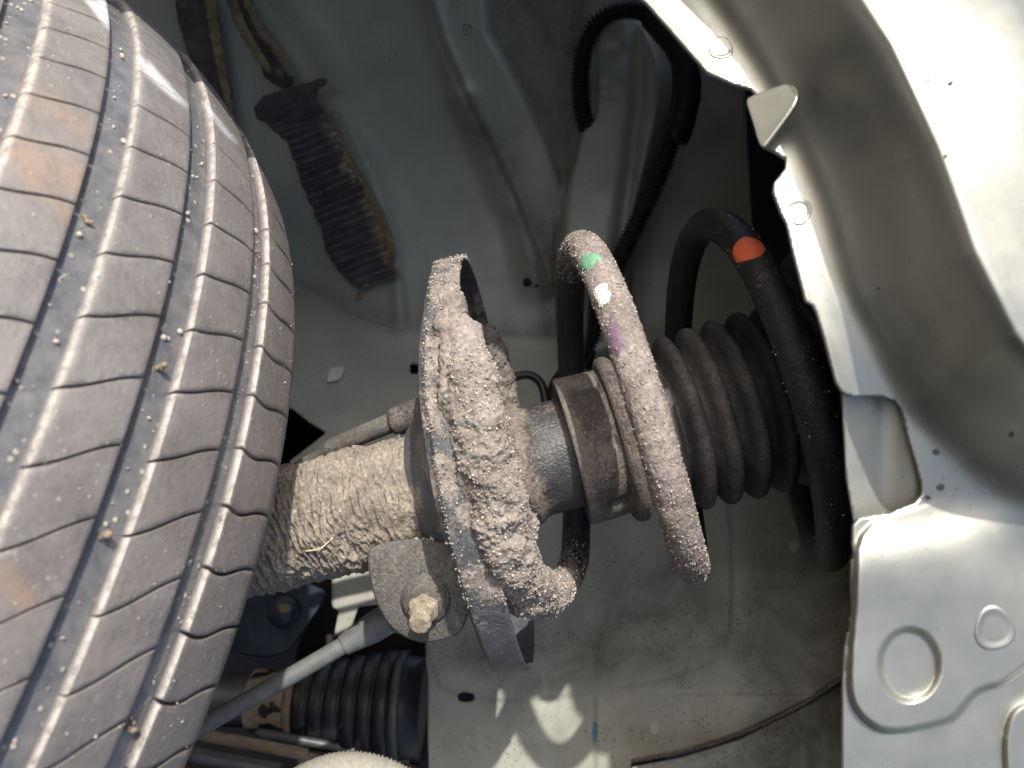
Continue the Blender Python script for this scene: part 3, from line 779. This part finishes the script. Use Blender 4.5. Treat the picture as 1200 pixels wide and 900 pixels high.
ax0 = P(499, 704, .382); axd = P(488, 748, .357) - ax0; axd /= np.linalg.norm(axd); axu = np.cross(axd, [1., 0, 0]); axu /= np.linalg.norm(axu); axv = np.cross(axd, axu)
lathe('boss', [(-.004, .0115), (.0015, .0108), (.004, .0092), (.0052, .006)], M['bracket'], strut, 40, 16, lambda V, t_, p_: .0003 * fbm(V, 300, 2), dust=.55, ax=(ax0, axd, axu, axv))
lathe('nut', [(.002, .0050), (.003, .0063), (.0075, .0066), (.0085, .0056), (.0088, .0046), (.017, .0047), (.0182, .0036), (.0183, .0002)], M['nut'], strut, 48, 60,
      lambda V, t_, p_: .0006 * fbm(V, 380, 3) + .0003 * np.cos(6 * t_) * (p_ < .0085), dust=.75, ax=(ax0, axd, axu, axv))

# ------------------------------------------------------------------ tyre
TO = np.array([-0.3721, -0.0617, -0.419]); TN = np.array([0.61070799, -0.41156181, -0.67650028])
E1 = np.array([0.74227974, 0., 0.67009014]); E2 = np.array([-0.27578351, -0.91138185, 0.30549399]); TR = .3075
def crown(s):
    s = np.asarray(s, float)
    base = TR - 3.6263 * (np.minimum(s, .1) - .015)**2
    return base - 0.62 * np.clip(s - .1, 0, None) - 60 * np.clip(s - .1, 0, None)**2
def tp(s, ph, h=0):
    s = np.asarray(s, float); ph = np.asarray(ph, float)
    R = crown(s) + h
    return TO + s[..., None] * TN + R[..., None] * (np.cos(ph)[..., None] * E1 + np.sin(ph)[..., None] * E2)
def topx(V): return 600 + F * V[..., 0] / -V[..., 2], 450 - F * V[..., 1] / -V[..., 2]
tyre = thing('tyre', 'worn dusty black car tyre with four long grooves at the left edge', 'tyre', TO)
# carcass: groove floors and sidewalls
cs = [(-.110, -.120), (-.114, -.07), (-.113, -.03)] ; prof_c = []
Rc = lambda s: crown(s) - .0038
sv = list(np.linspace(-.09, .106, 90))
rowsP = [(-.100, .19), (-.108, .21), (-.112, .245), (-.108, .268)] + [(s, float(Rc(s))) for s in sv] + [(.1115, .262), (.1150, .250), (.1165, .235), (.113, .213), (.104, .195)]
phs = np.linspace(0, 2 * np.pi, 361)[:-1]
rp = np.array(rowsP)
Vc = TO + rp[:, 0][:, None, None] * TN + rp[:, 1][:, None, None] * (np.cos(phs)[:, None] * E1 + np.sin(phs)[:, None] * E2)[None]
mesh('carcass', Vc.reshape(-1, 3), grid_faces(len(rp), 360, True)[:, ::-1], M['groove'], tyre)
RIBS = [(-.078, -.0380), (-.0268, -.0040), (.0064, .0300), (.0410, .0662), (.0757, .1125)]
PITCH = .0725; PH0 = [-.7300, -.7767, -.7832, -.757, -.5650]
slants = [.02, .02, .035, .035, .01]
def seg_s(w_l, w_r, s0, s1, n):
    ls = [(s0, -.0080), (s0 + .0001, -.0030), (s0 + w_l * .35, -.0013), (s0 + w_l * .7, -.0005), (s0 + w_l, 0.)]
    rs = [(s1 - w_r, 0.), (s1 - w_r * .4, -.0003), (s1 - .0001, -.0012), (s1, -.0080)]
    mid = [(s0 + w_l + (s1 - w_r - s0 - w_l) * q / n, 0.) for q in range(1, n)]
    return ls + mid + rs
def block(ri, k):
    s0, s1 = RIBS[ri]; sh = ri == 4
    S_ = seg_s(.0013, .0008, s0, s1, 16 if not sh else 22)
    if sh: S_ = S_[:-4] + [(s1 - .002, 0.), (s1, -.0004), (s1 + .0006, -.0040), (s1, -.0085)]
    S_ = np.array(S_)
    gap = (.00065 if not sh else .0012) / TR
    if ri == 3: gap = .00075 / TR
    p0 = PH0[ri] + PITCH * k + gap / 2; p1 = PH0[ri] + PITCH * (k + 1) - gap / 2
    c = .0004 / TR
    Pn = [(p0, -.0070), (p0, -.0010), (p0 + c * .4, -.0003), (p0 + c, 0)] + [(p0 + c + (p1 - p0 - 2 * c) * q / 12, 0) for q in range(1, 12)] + [(p1 - c, 0), (p1 - c * .4, -.0003), (p1, -.0010), (p1, -.0070)]
    Pn = np.array(Pn)
    Sg, Pg = np.meshgrid(S_[:, 0], Pn[:, 0], indexing='ij'); hg = np.minimum(S_[:, 1][:, None], 0) + Pn[:, 1][None]
    hg = np.maximum(hg, -.0082)
    fr = (Sg - s0) / (s1 - s0)
    sl = slants[ri] * np.interp(Pg, [-.8, -.45, -.1], [-.3, 1., 1.7]) if ri in (2, 3) else slants[ri]
    Pg = Pg - sl * (fr - (1. if ri in (2, 3) else .5)) * -1 * -1 + .0016 * np.sin(fr * 6.28)
    if sh: Pg = Pg - .018 * sm(.25, 1., fr) + .003 * np.sin(fr * 9)
    V = tp(Sg, Pg, hg)
    V = V + (V - TO) * 0
    X, Y = topx(V)
    dl = Sg - s0
    dustv = (dl < .0013) * (hg > -.0028) * 1.0
    dustv = np.where((dl < .0028) & (dl >= .0013), .16, dustv)
    if ri == 0: dustv = dustv * .5
    brown = np.clip(.15 + .75 * (sh) + .25 * (ri == 3), 0, 1) + 0 * hg
    ochre = .0 * hg
    for (ax_, ay, bx_, by, w, st) in ((20, 95, 95, 150, 12, .7), (0, 165, 90, 215, 20, .9), (30, 200, 85, 255, 12, .8), (0, 670, 30, 700, 16, .8)):  # soft ochre streaks across the left ribs
        d, _, _ = pdist(X, Y, np.array([[ax_, ay], [bx_, by]], float), False); ochre = np.maximum(ochre, st * np.exp(-(d / w)**2))
    pale = 0 * hg
    for (poly) in ([[100, 0], [133, 0], [134, 38], [122, 28]], [[164, 68], [176, 74], [220, 125], [200, 112], [170, 86]], [[238, 120], [246, 128], [278, 167], [262, 155]]):
        d, _, _ = pdist(X, Y, np.array(poly, float)); pale = np.maximum(pale, sm(4, -3, d))
    if ri == 4: ochre = np.maximum(ochre, .7 * np.exp(-(((X - 290) / 20)**2 + ((Y - 602) / 10)**2)))
    return V, {'dust': dustv.ravel(), 'brown': brown.ravel(), 'ochre': ochre.ravel(), 'pale': pale.ravel()}
for ri in range(5):
    for k in range(-6, 17):
        Vb, A = block(ri, k)
        X, Y = topx(Vb[4:, 3:-3])
        front_ = (-Vb[..., 2] > .02).all()
        mesh('tread_block', Vb.reshape(-1, 3), grid_faces(Vb.shape[0], Vb.shape[1]), M['tread'], tyre, attrs=A, sharp=55)
# rest of the tread ring, out of the frame
pr_ = []
for (s0, s1) in RIBS:
    pr_ += [(s0, -.0075), (s0, 0)] + [(s0 + (s1 - s0) * q / 4, 0) for q in range(1, 4)] + [(s1, 0), (s1, -.0075)]
pr_ = np.array(pr_)
pa = np.linspace(PH0[2] + PITCH * 17.4, PH0[2] - PITCH * 6.6 + 2 * np.pi, 200)
Vr = tp(pr_[:, 0][:, None] + 0 * pa[None], pa[None] + 0 * pr_[:, :1], pr_[:, 1][:, None] + 0 * pa[None])
mesh('tread_ring', Vr.reshape(-1, 3), grid_faces(len(pr_), 200), M['tread'], tyre, attrs={'dust': 0., 'brown': .3, 'ochre': 0., 'pale': 0.}, sharp=40)
# grit and small stones in the grooves and on the ribs
n = 300; sg = RNG.choice([-.033, .0008, .035, .0705], n) + RNG.normal(scale=.0022, size=n); pg = RNG.uniform(-1.1, .35, n)
Pt = tp(sg, pg, -.0036); Nn = (Pt - TO) - np.multiply.outer((Pt - TO) @ TN, TN); Nn /= np.linalg.norm(Nn, axis=1)[:, None]
grit('grit', Pt, Nn, .0003 + .0013 * RNG.power(.5, n)**3, M['grit'], tyre)
for (s_, p_, z_) in ((.0705, -.565, .0010), (.035, -.12, .0014), (.0705, .05, .0014), (.0705, .13, .0011), (.035, -.30, .0015), (.0008, -.42, .0011)):
    q = tp(np.array([s_]), np.array([p_]), -.0030); nn = (q - TO) / np.linalg.norm(q - TO)
    o = grit('pebble', np.repeat(q, 5, 0) + RNG.normal(scale=z_ * .6, size=(5, 3)), np.repeat(nn, 5, 0), np.array([z_, z_ * .8, z_ * .7, z_ * .6, z_ * .5]), M['sand'], tyre)
    del o['kind']
n = 700; sg = RNG.uniform(-.07, .108, n); pg = RNG.uniform(-1.1, .35, n); Pt = tp(sg, pg, .0); Nn = (Pt - TO); Nn /= np.linalg.norm(Nn, axis=1)[:, None]
grit('grit', Pt, Nn, .00015 + .00035 * RNG.power(.5, n)**2, M['grit'], tyre)

# ------------------------------------------------------------------ hoses, cables, rods
pts = [(688, 152, .60), (681, 118, .592), (682, 70, .585), (697, 30, .575), (726, 12, .570), (760, 16, .565), (788, 45, .560), (800, 90, .555), (792, 145, .555), (772, 205, .56), (748, 258, .565), (728, 300, .57), (706, 350, .575), (690, 400, .58), (684, 430, .585)]
c, s = spline(np.array([P(*p) for p in pts]), 1100)
hz = tube('corrugated_hose', c, .0058 + .00085 * np.sign(np.sin(s * 2 * np.pi / .00262)) * np.abs(np.sin(s * 2 * np.pi / .00262))**.5, 22, M['black'])
tagit(hz, 'black corrugated cable conduit looping over the ribbed column', 'conduit')
# second darker branch beside it
pts = [(764, 20, .56), (796, 60, .55), (806, 100, .548), (800, 140, .55), (790, 165, .552)]
c, s = spline(np.array([P(*p) for p in pts]), 200)
tagit(tube('tape_wrap', c, .0082, 20, M['black'], None, disp=lambda q: .0009 * fbm(q, 150., 3)), 'black taped bundle thickening the conduit at its upper right bend', 'cable bundle')

cable = thing('sensor_cable', 'grey brown sleeved sensor cable emerging between tyre and spring seat', 'cable', P(430, 510, .455))
c, s = spline(np.array([P(x, y, d) for x, y, d in ((300, 572, .47), (345, 551, .467), (392, 524, .462), (430, 507, .458), (462, 494, .455))]), 120)
tube('thin_cable', c, np.interp(s / s[-1], [0, .5, .55, 1], [.0036, .0036, .0050, .0052]), 24, M['bracket'], cable, attrs={'dust': .6})
c, s = spline(np.array([P(x, y, d) for x, y, d in ((459, 496, .455), (490, 484, .453), (530, 470, .452), (560, 462, .452))]), 80)
tube('rubber_sleeve', c, np.interp(s / s[-1], [0, .03, .06, 1], [.0060, .0074, .0076, .0078]), 32, M['rubber_cup'], cable, attrs={'dust': .5})
c, s = spline(np.array([P(x, y, d) for x, y, d in ((330, 566, .455), (372, 548, .452), (420, 530, .450), (470, 512, .448))]), 60)
tube('side_lead', c, .0020, 14, M['ribmetal'], cable, attrs={'dust': .5})
c, s = spline(np.array([P(x, y, d) for x, y, d in ((560, 475, .50), (590, 449, .51), (606, 441, .512), (622, 440, .512), (634, 450, .510), (639, 470, .508), (640, 500, .505))]), 100)
tagit(tube('brake_hose', c, .0026, 18, M['black']), 'thin black hose bent in a hook just behind the strut neck', 'hose')
c, s = spline(np.array([P(x, y, d) for x, y, d in ((690, 330, .56), (684, 400, .555), (672, 430, .55), (655, 455, .545), (645, 500, .54))]), 60)
tagit(tube('wiring_bundle', c, .0068, 18, M['black']), 'black wiring bundle running down behind the front spring loop', 'cable bundle')

link = thing('stabilizer_link', 'straight dusty grey rod running from the tyre to the clamp bracket', 'rod', P(360, 780, .44))
c, s = spline(np.array([P(x, y, d) for x, y, d in ((210, 868, .425), (270, 832, .432), (360, 781, .44), (470, 716, .452))]), 120)
tube('rod', c, .0044, 28, M['rod'], link, attrs={'dust': .55})
c2 = c[-34:-8]
tube('collar', c2 + 0, .0052 + .0025 * np.clip(np.linspace(0, 1, len(c2)) * 1.5, 0, 1), 24, M['rod'], link, attrs={'dust': .5})

# drive shaft joint with rubber boot
ds = thing('drive_shaft', 'drive shaft joint with black ribbed rubber boot below the grey rod', 'drive shaft', P(380, 820, .54))
def hax(x0, y0, d, dirx=(1, 0, -.35)):
    D = np.array(dirx, float); D /= np.linalg.norm(D); U = np.array([0, 1., 0]); U -= D * (U @ D); U /= np.linalg.norm(U); return (P(x0, y0, d), D, U, np.cross(D, U))
H = hax(236, 818, .585, (1, -.03, .05))
lathe('shaft', [(-.02, .0001), (-.02, .0165), (.02, .017), (.050, .0175)], M['ribmetal'], ds, 48, 20, ax=H, dust=0)
lathe('inner_cup', [(.034, .0175), (.036, .0195), (.060, .0205), (.062, .0175)], M['cv'], ds, 64, 40, ax=H, dust=0)
lathe('sandy_scale', [(.034, .0190), (.035, .0200), (.060, .0210), (.061, .0200)], M['sand'], ds, 96, 60, lambda V, t_, p_: .0030 * fbm(V, 70., 3) - .0004, ax=H, dust=0)
lathe('boot_clamp', [(.061, .018), (.0615, .0222), (.0665, .0228), (.067, .018)], M['sand'], ds, 64, 20, ax=H, dust=0)
bp = [(.066, .021)]
for i in range(6):
    x = .072 + .0108 * i; r = .0245 + .0022 * i
    for q in np.linspace(-1, 1, 9): bp.append((x + .0052 * q, r - .001 + .0022 * math.sqrt(max(0, 1 - abs(q)**2.2))))
lathe('shaft_boot', bp + [(.134, .033)], M['cv'], ds, 80, ax=H, dust=0)
lathe('outer_ring', [(.131, .033), (.1315, .0362), (.1355, .0370), (.1375, .0362), (.138, .028)], M['ribmetal'], ds, 80, 30, ax=H, dust=0)

lathe('joint_housing', [(.134, .034), (.150, .033), (.152, .020), (.153, .0001)], M['cv'], ds, 64, 20, ax=H, dust=0)
# braided hose at the bottom edge
c, s = spline(np.array([P(x, y, .43) for x, y in ((240, 1200), (300, 1030), (335, 950), (375, 921), (415, 914), (455, 925), (490, 955), (520, 1030), (560, 1200))]), 420)
bh = tube('braided_hose', c, .0128 + .0005 * np.sin(s * 2 * np.pi / .0017), 60, M['braid'], None, disp=lambda q: .0004 * np.sin(q[..., 2] * 2600))
tagit(bh, 'pale fine-ribbed hose arching up at the lower edge of the picture', 'hose')

sub = thing('control_arm', 'blue black control arm with round bushing between tyre and drive shaft', 'control arm', P(330, 730, .6))
ARM = [[270, 680], [330, 676], [378, 688], [384, 700], [352, 745], [335, 768], [300, 772], [262, 760]]
extrude('arm_plate', ARM, .585, .62, M['bluearm'], sub, 0, .008)
lathe('bushing', [(.0, .011), (.004, .0105), (.008, .006), (.009, .0001)], M['bluearm'], sub, 40, 20, ax=(P(333, 716, .583), np.array([0, -.1, 1.]), np.array([1., 0, 0]), np.array([0, 1., .1])), dust=0)
extrude('bolt_head', [[326, 708], [338, 707], [343, 713], [338, 718], [327, 718]], .572, .58, M['sand'], sub, 0, .001)
sf = thing('subframe', 'rusty brown and black subframe beams low behind the tyre', 'subframe', P(330, 860, .6))
extrude('cross_member', [[330, 660], [520, 690], [540, 760], [420, 800], [360, 790], [340, 770], [380, 700]], .66, .70, M['brown'], sf, 0, .01)
extrude('cross_member', [[180, 846], [300, 868], [420, 885], [510, 892], [520, 1000], [180, 1000]], .56, .60, M['brown'], sf, 0, .01)
for (a_, b_, r_, m_) in (((230, 860, .52), (360, 884, .53), .0035, 'sand'), ((220, 884, .50), (330, 905, .51), .005, 'ribmetal'), ((300, 858, .55), (480, 890, .56), .003, 'ribmetal')):
    c, s = spline(np.array([P(*a_), (P(*a_) + P(*b_)) / 2, P(*b_)]), 20)
    tube('brake_line', c, r_, 14, M[m_], sf, disp=lambda q: .0006 * fbm(q, 120., 2))

# ------------------------------------------------------------------ peeling underseal on the inner panel
def ragged(poly, jit, sc, step=4): return densify(smooth_poly(poly, 1), step, jit, sc)
tape = thing('peeling_underseal_strip', 'torn black corrugated underseal strip hanging loose on the inner panel', 'sealant strip', P(385, 215, .6))
T1 = ragged([[296, 122], [318, 108], [352, 98], [383, 90], [386, 96], [368, 108], [378, 125], [384, 142], [398, 165], [404, 190], [422, 215], [436, 245], [447, 272], [458, 300], [468, 318], [462, 328], [440, 330], [428, 338], [410, 330], [390, 312], [380, 285], [372, 255], [358, 225], [345, 190], [338, 165], [318, 150], [300, 138]], 6, .06)
def corr(x, y):
    u = (y - 100) * .9 + (x - 300) * .35
    wob = fbm(np.stack([x / 40, y / 40, 0 * x], -1), 1., 3)
    return z_well(x, y) - .011 - .0014 * np.sin(u / 1.45 + 2.2 * wob) * sm(110, 170, y) - .004 * wob - .008 * sm(150, 95, y)
def edgef(x, y):
    d, _, _ = pdist(np.asarray(x, float), np.asarray(y, float), T1, True)
    side = sm(-15, -3, d) * sm(110, 150, y); return side * (x > 345 + (y - 120) * .35)
field('torn_strip', (285, 80, 480, 350), 1.6, corr, M['strip'], tape, keep=T1, thick=.002, attrs={'edge': edgef})
T2 = ragged([[366, 112], [376, 118], [388, 140], [410, 185], [432, 222], [455, 262], [466, 300], [458, 304], [440, 268], [418, 226], [398, 190], [380, 150]], 4, .08, 3)
field('glue_edge', (355, 100, 480, 320), 2, lambda x, y: z_well(x, y) - .008, M['wax'], tape, keep=T2, thick=.002)
wx = thing('wax_band', 'dark curved wax band with brown edge, left of the narrow wavy one near the top', 'sealant band', P(235, 60, .62))
T3 = ragged([[200, -40], [240, -40], [250, 10], [256, 50], [268, 95], [276, 140], [262, 138], [240, 100], [218, 60], [206, 10]], 3, .05)
T4 = ragged([[236, -40], [246, -40], [255, 20], [264, 80], [277, 150], [274, 160], [258, 100], [250, 60], [242, 20]], 3, .08)
wv = lambda off: (lambda x, y: z_well(x, y) - off - .002 * fbm(np.stack([x / 14, y / 14, 0 * x], -1), 1., 3))
field('wax_strip', (190, -50, 290, 170), 2, wv(.010), M['waxdark'], wx, keep=T3, thick=.003)
field('brown_edge', (190, -50, 290, 170), 2, wv(.013), M['wax'], wx, keep=T4, thick=.003)
wy = thing('wax_band', 'narrow wavy brown wax band ending in a folded lump above the torn black strip', 'sealant band', P(300, 50, .62))
T5 = ragged([[256, -40], [284, -40], [294, 5], [302, 30], [318, 52], [338, 78], [344, 96], [332, 104], [314, 96], [300, 66], [284, 40], [268, 12]], 4, .06)
field('wax_strip', (245, -50, 355, 115), 2, lambda x, y: wv(.012)(x, y) - .004 * np.exp(-(((x - 328) / 9)**2 + ((y - 88) / 9)**2)), M['waxdark'], wy, keep=T5, thick=.003)
T6 = ragged([[256, -40], [266, -40], [280, 10], [296, 45], [318, 78], [316, 90], [300, 70], [284, 44], [268, 14]], 3, .08)
field('brown_edge', (245, -50, 355, 115), 2, wv(.0155), M['wax'], wy, keep=T6, thick=.002)
T7 = ragged([[284, -20], [292, 0], [304, 28], [322, 50], [342, 78], [346, 92], [338, 90], [316, 56], [298, 34], [286, 6]], 3, .08)
field('brown_edge', (245, -50, 355, 115), 2, wv(.0155), M['wax'], wy, keep=T7, thick=.002)

# small label stuck to the panel and dirt spots
lab = field('adhesive_label', (380, 425, 408, 452), 1.5, lambda x, y: z_well(x, y) - .0022, M['label'], None, keep=np.array([[387, 431], [402, 429], [404, 434], [398, 445], [383, 448], [384, 440]], float), thick=.001)
tagit(lab, 'tiny pale tag stuck on the inner panel right of the tyre', 'label')
def blot(x, y, r, mat, parent, name='dirt_spot'):
    poly = ragged([[x + r * math.cos(t) * random.uniform(.8, 1.2), y + r * math.sin(t) * random.uniform(.8, 1.2)] for t in np.linspace(0, 6.28, 9)[:-1]], r * .5, .15, 1.5)
    return field(name, (x - 2 * r, y - 2 * r, x + 2 * r, y + 2 * r), max(1., r / 5), lambda X, Y: z_well(X, Y) - .0022 - .0006 * np.exp(-(((X - x) / r)**2 + ((Y - y) / r)**2)), mat, parent, keep=poly, thick=.0012)
M['bluechip'] = simple('blue_chip', (.10, .22, .32), .5)
field('paint_chip', (690, 840, 705, 880), 1, lambda x, y: z_well(x, y) - .0032, M['bluechip'], well, keep=np.array([[696, 847], [699, 848], [699, 860], [697, 872], [694, 862]], float), thick=.0004)
blot(617, 331, 6, M['black'], well); blot(629, 335, 2.5, M['black'], well); blot(421, 347, 5, M['wax'], well)
def fspeck(x, y, r, mat=M['waxdark']):
    poly = ragged([[x + r * math.cos(t), y + r * .8 * math.sin(t)] for t in np.linspace(0, 6.28, 9)[:-1]], r * .6, .2, 1.)
    field('dirt_spot', (x - 2 * r, y - 2 * r, x + 2 * r, y + 2 * r), max(.6, r / 4), lambda X, Y: z_fender(X, Y) - .0003 - .0004 * np.exp(-(((X - x) / r)**2 + ((Y - y) / r)**2)), mat, fen, keep=poly, thick=.0005)
for x, y, r in ((1114, 97, 4), (1109, 182, 2.5), (1088, 93, 2.5), (1097, 530, 4.5), (1103, 571, 4.5), (1088, 583, 3), (1185, 510, 3), (1029, 338, 2)):
    fspeck(x, y, r)
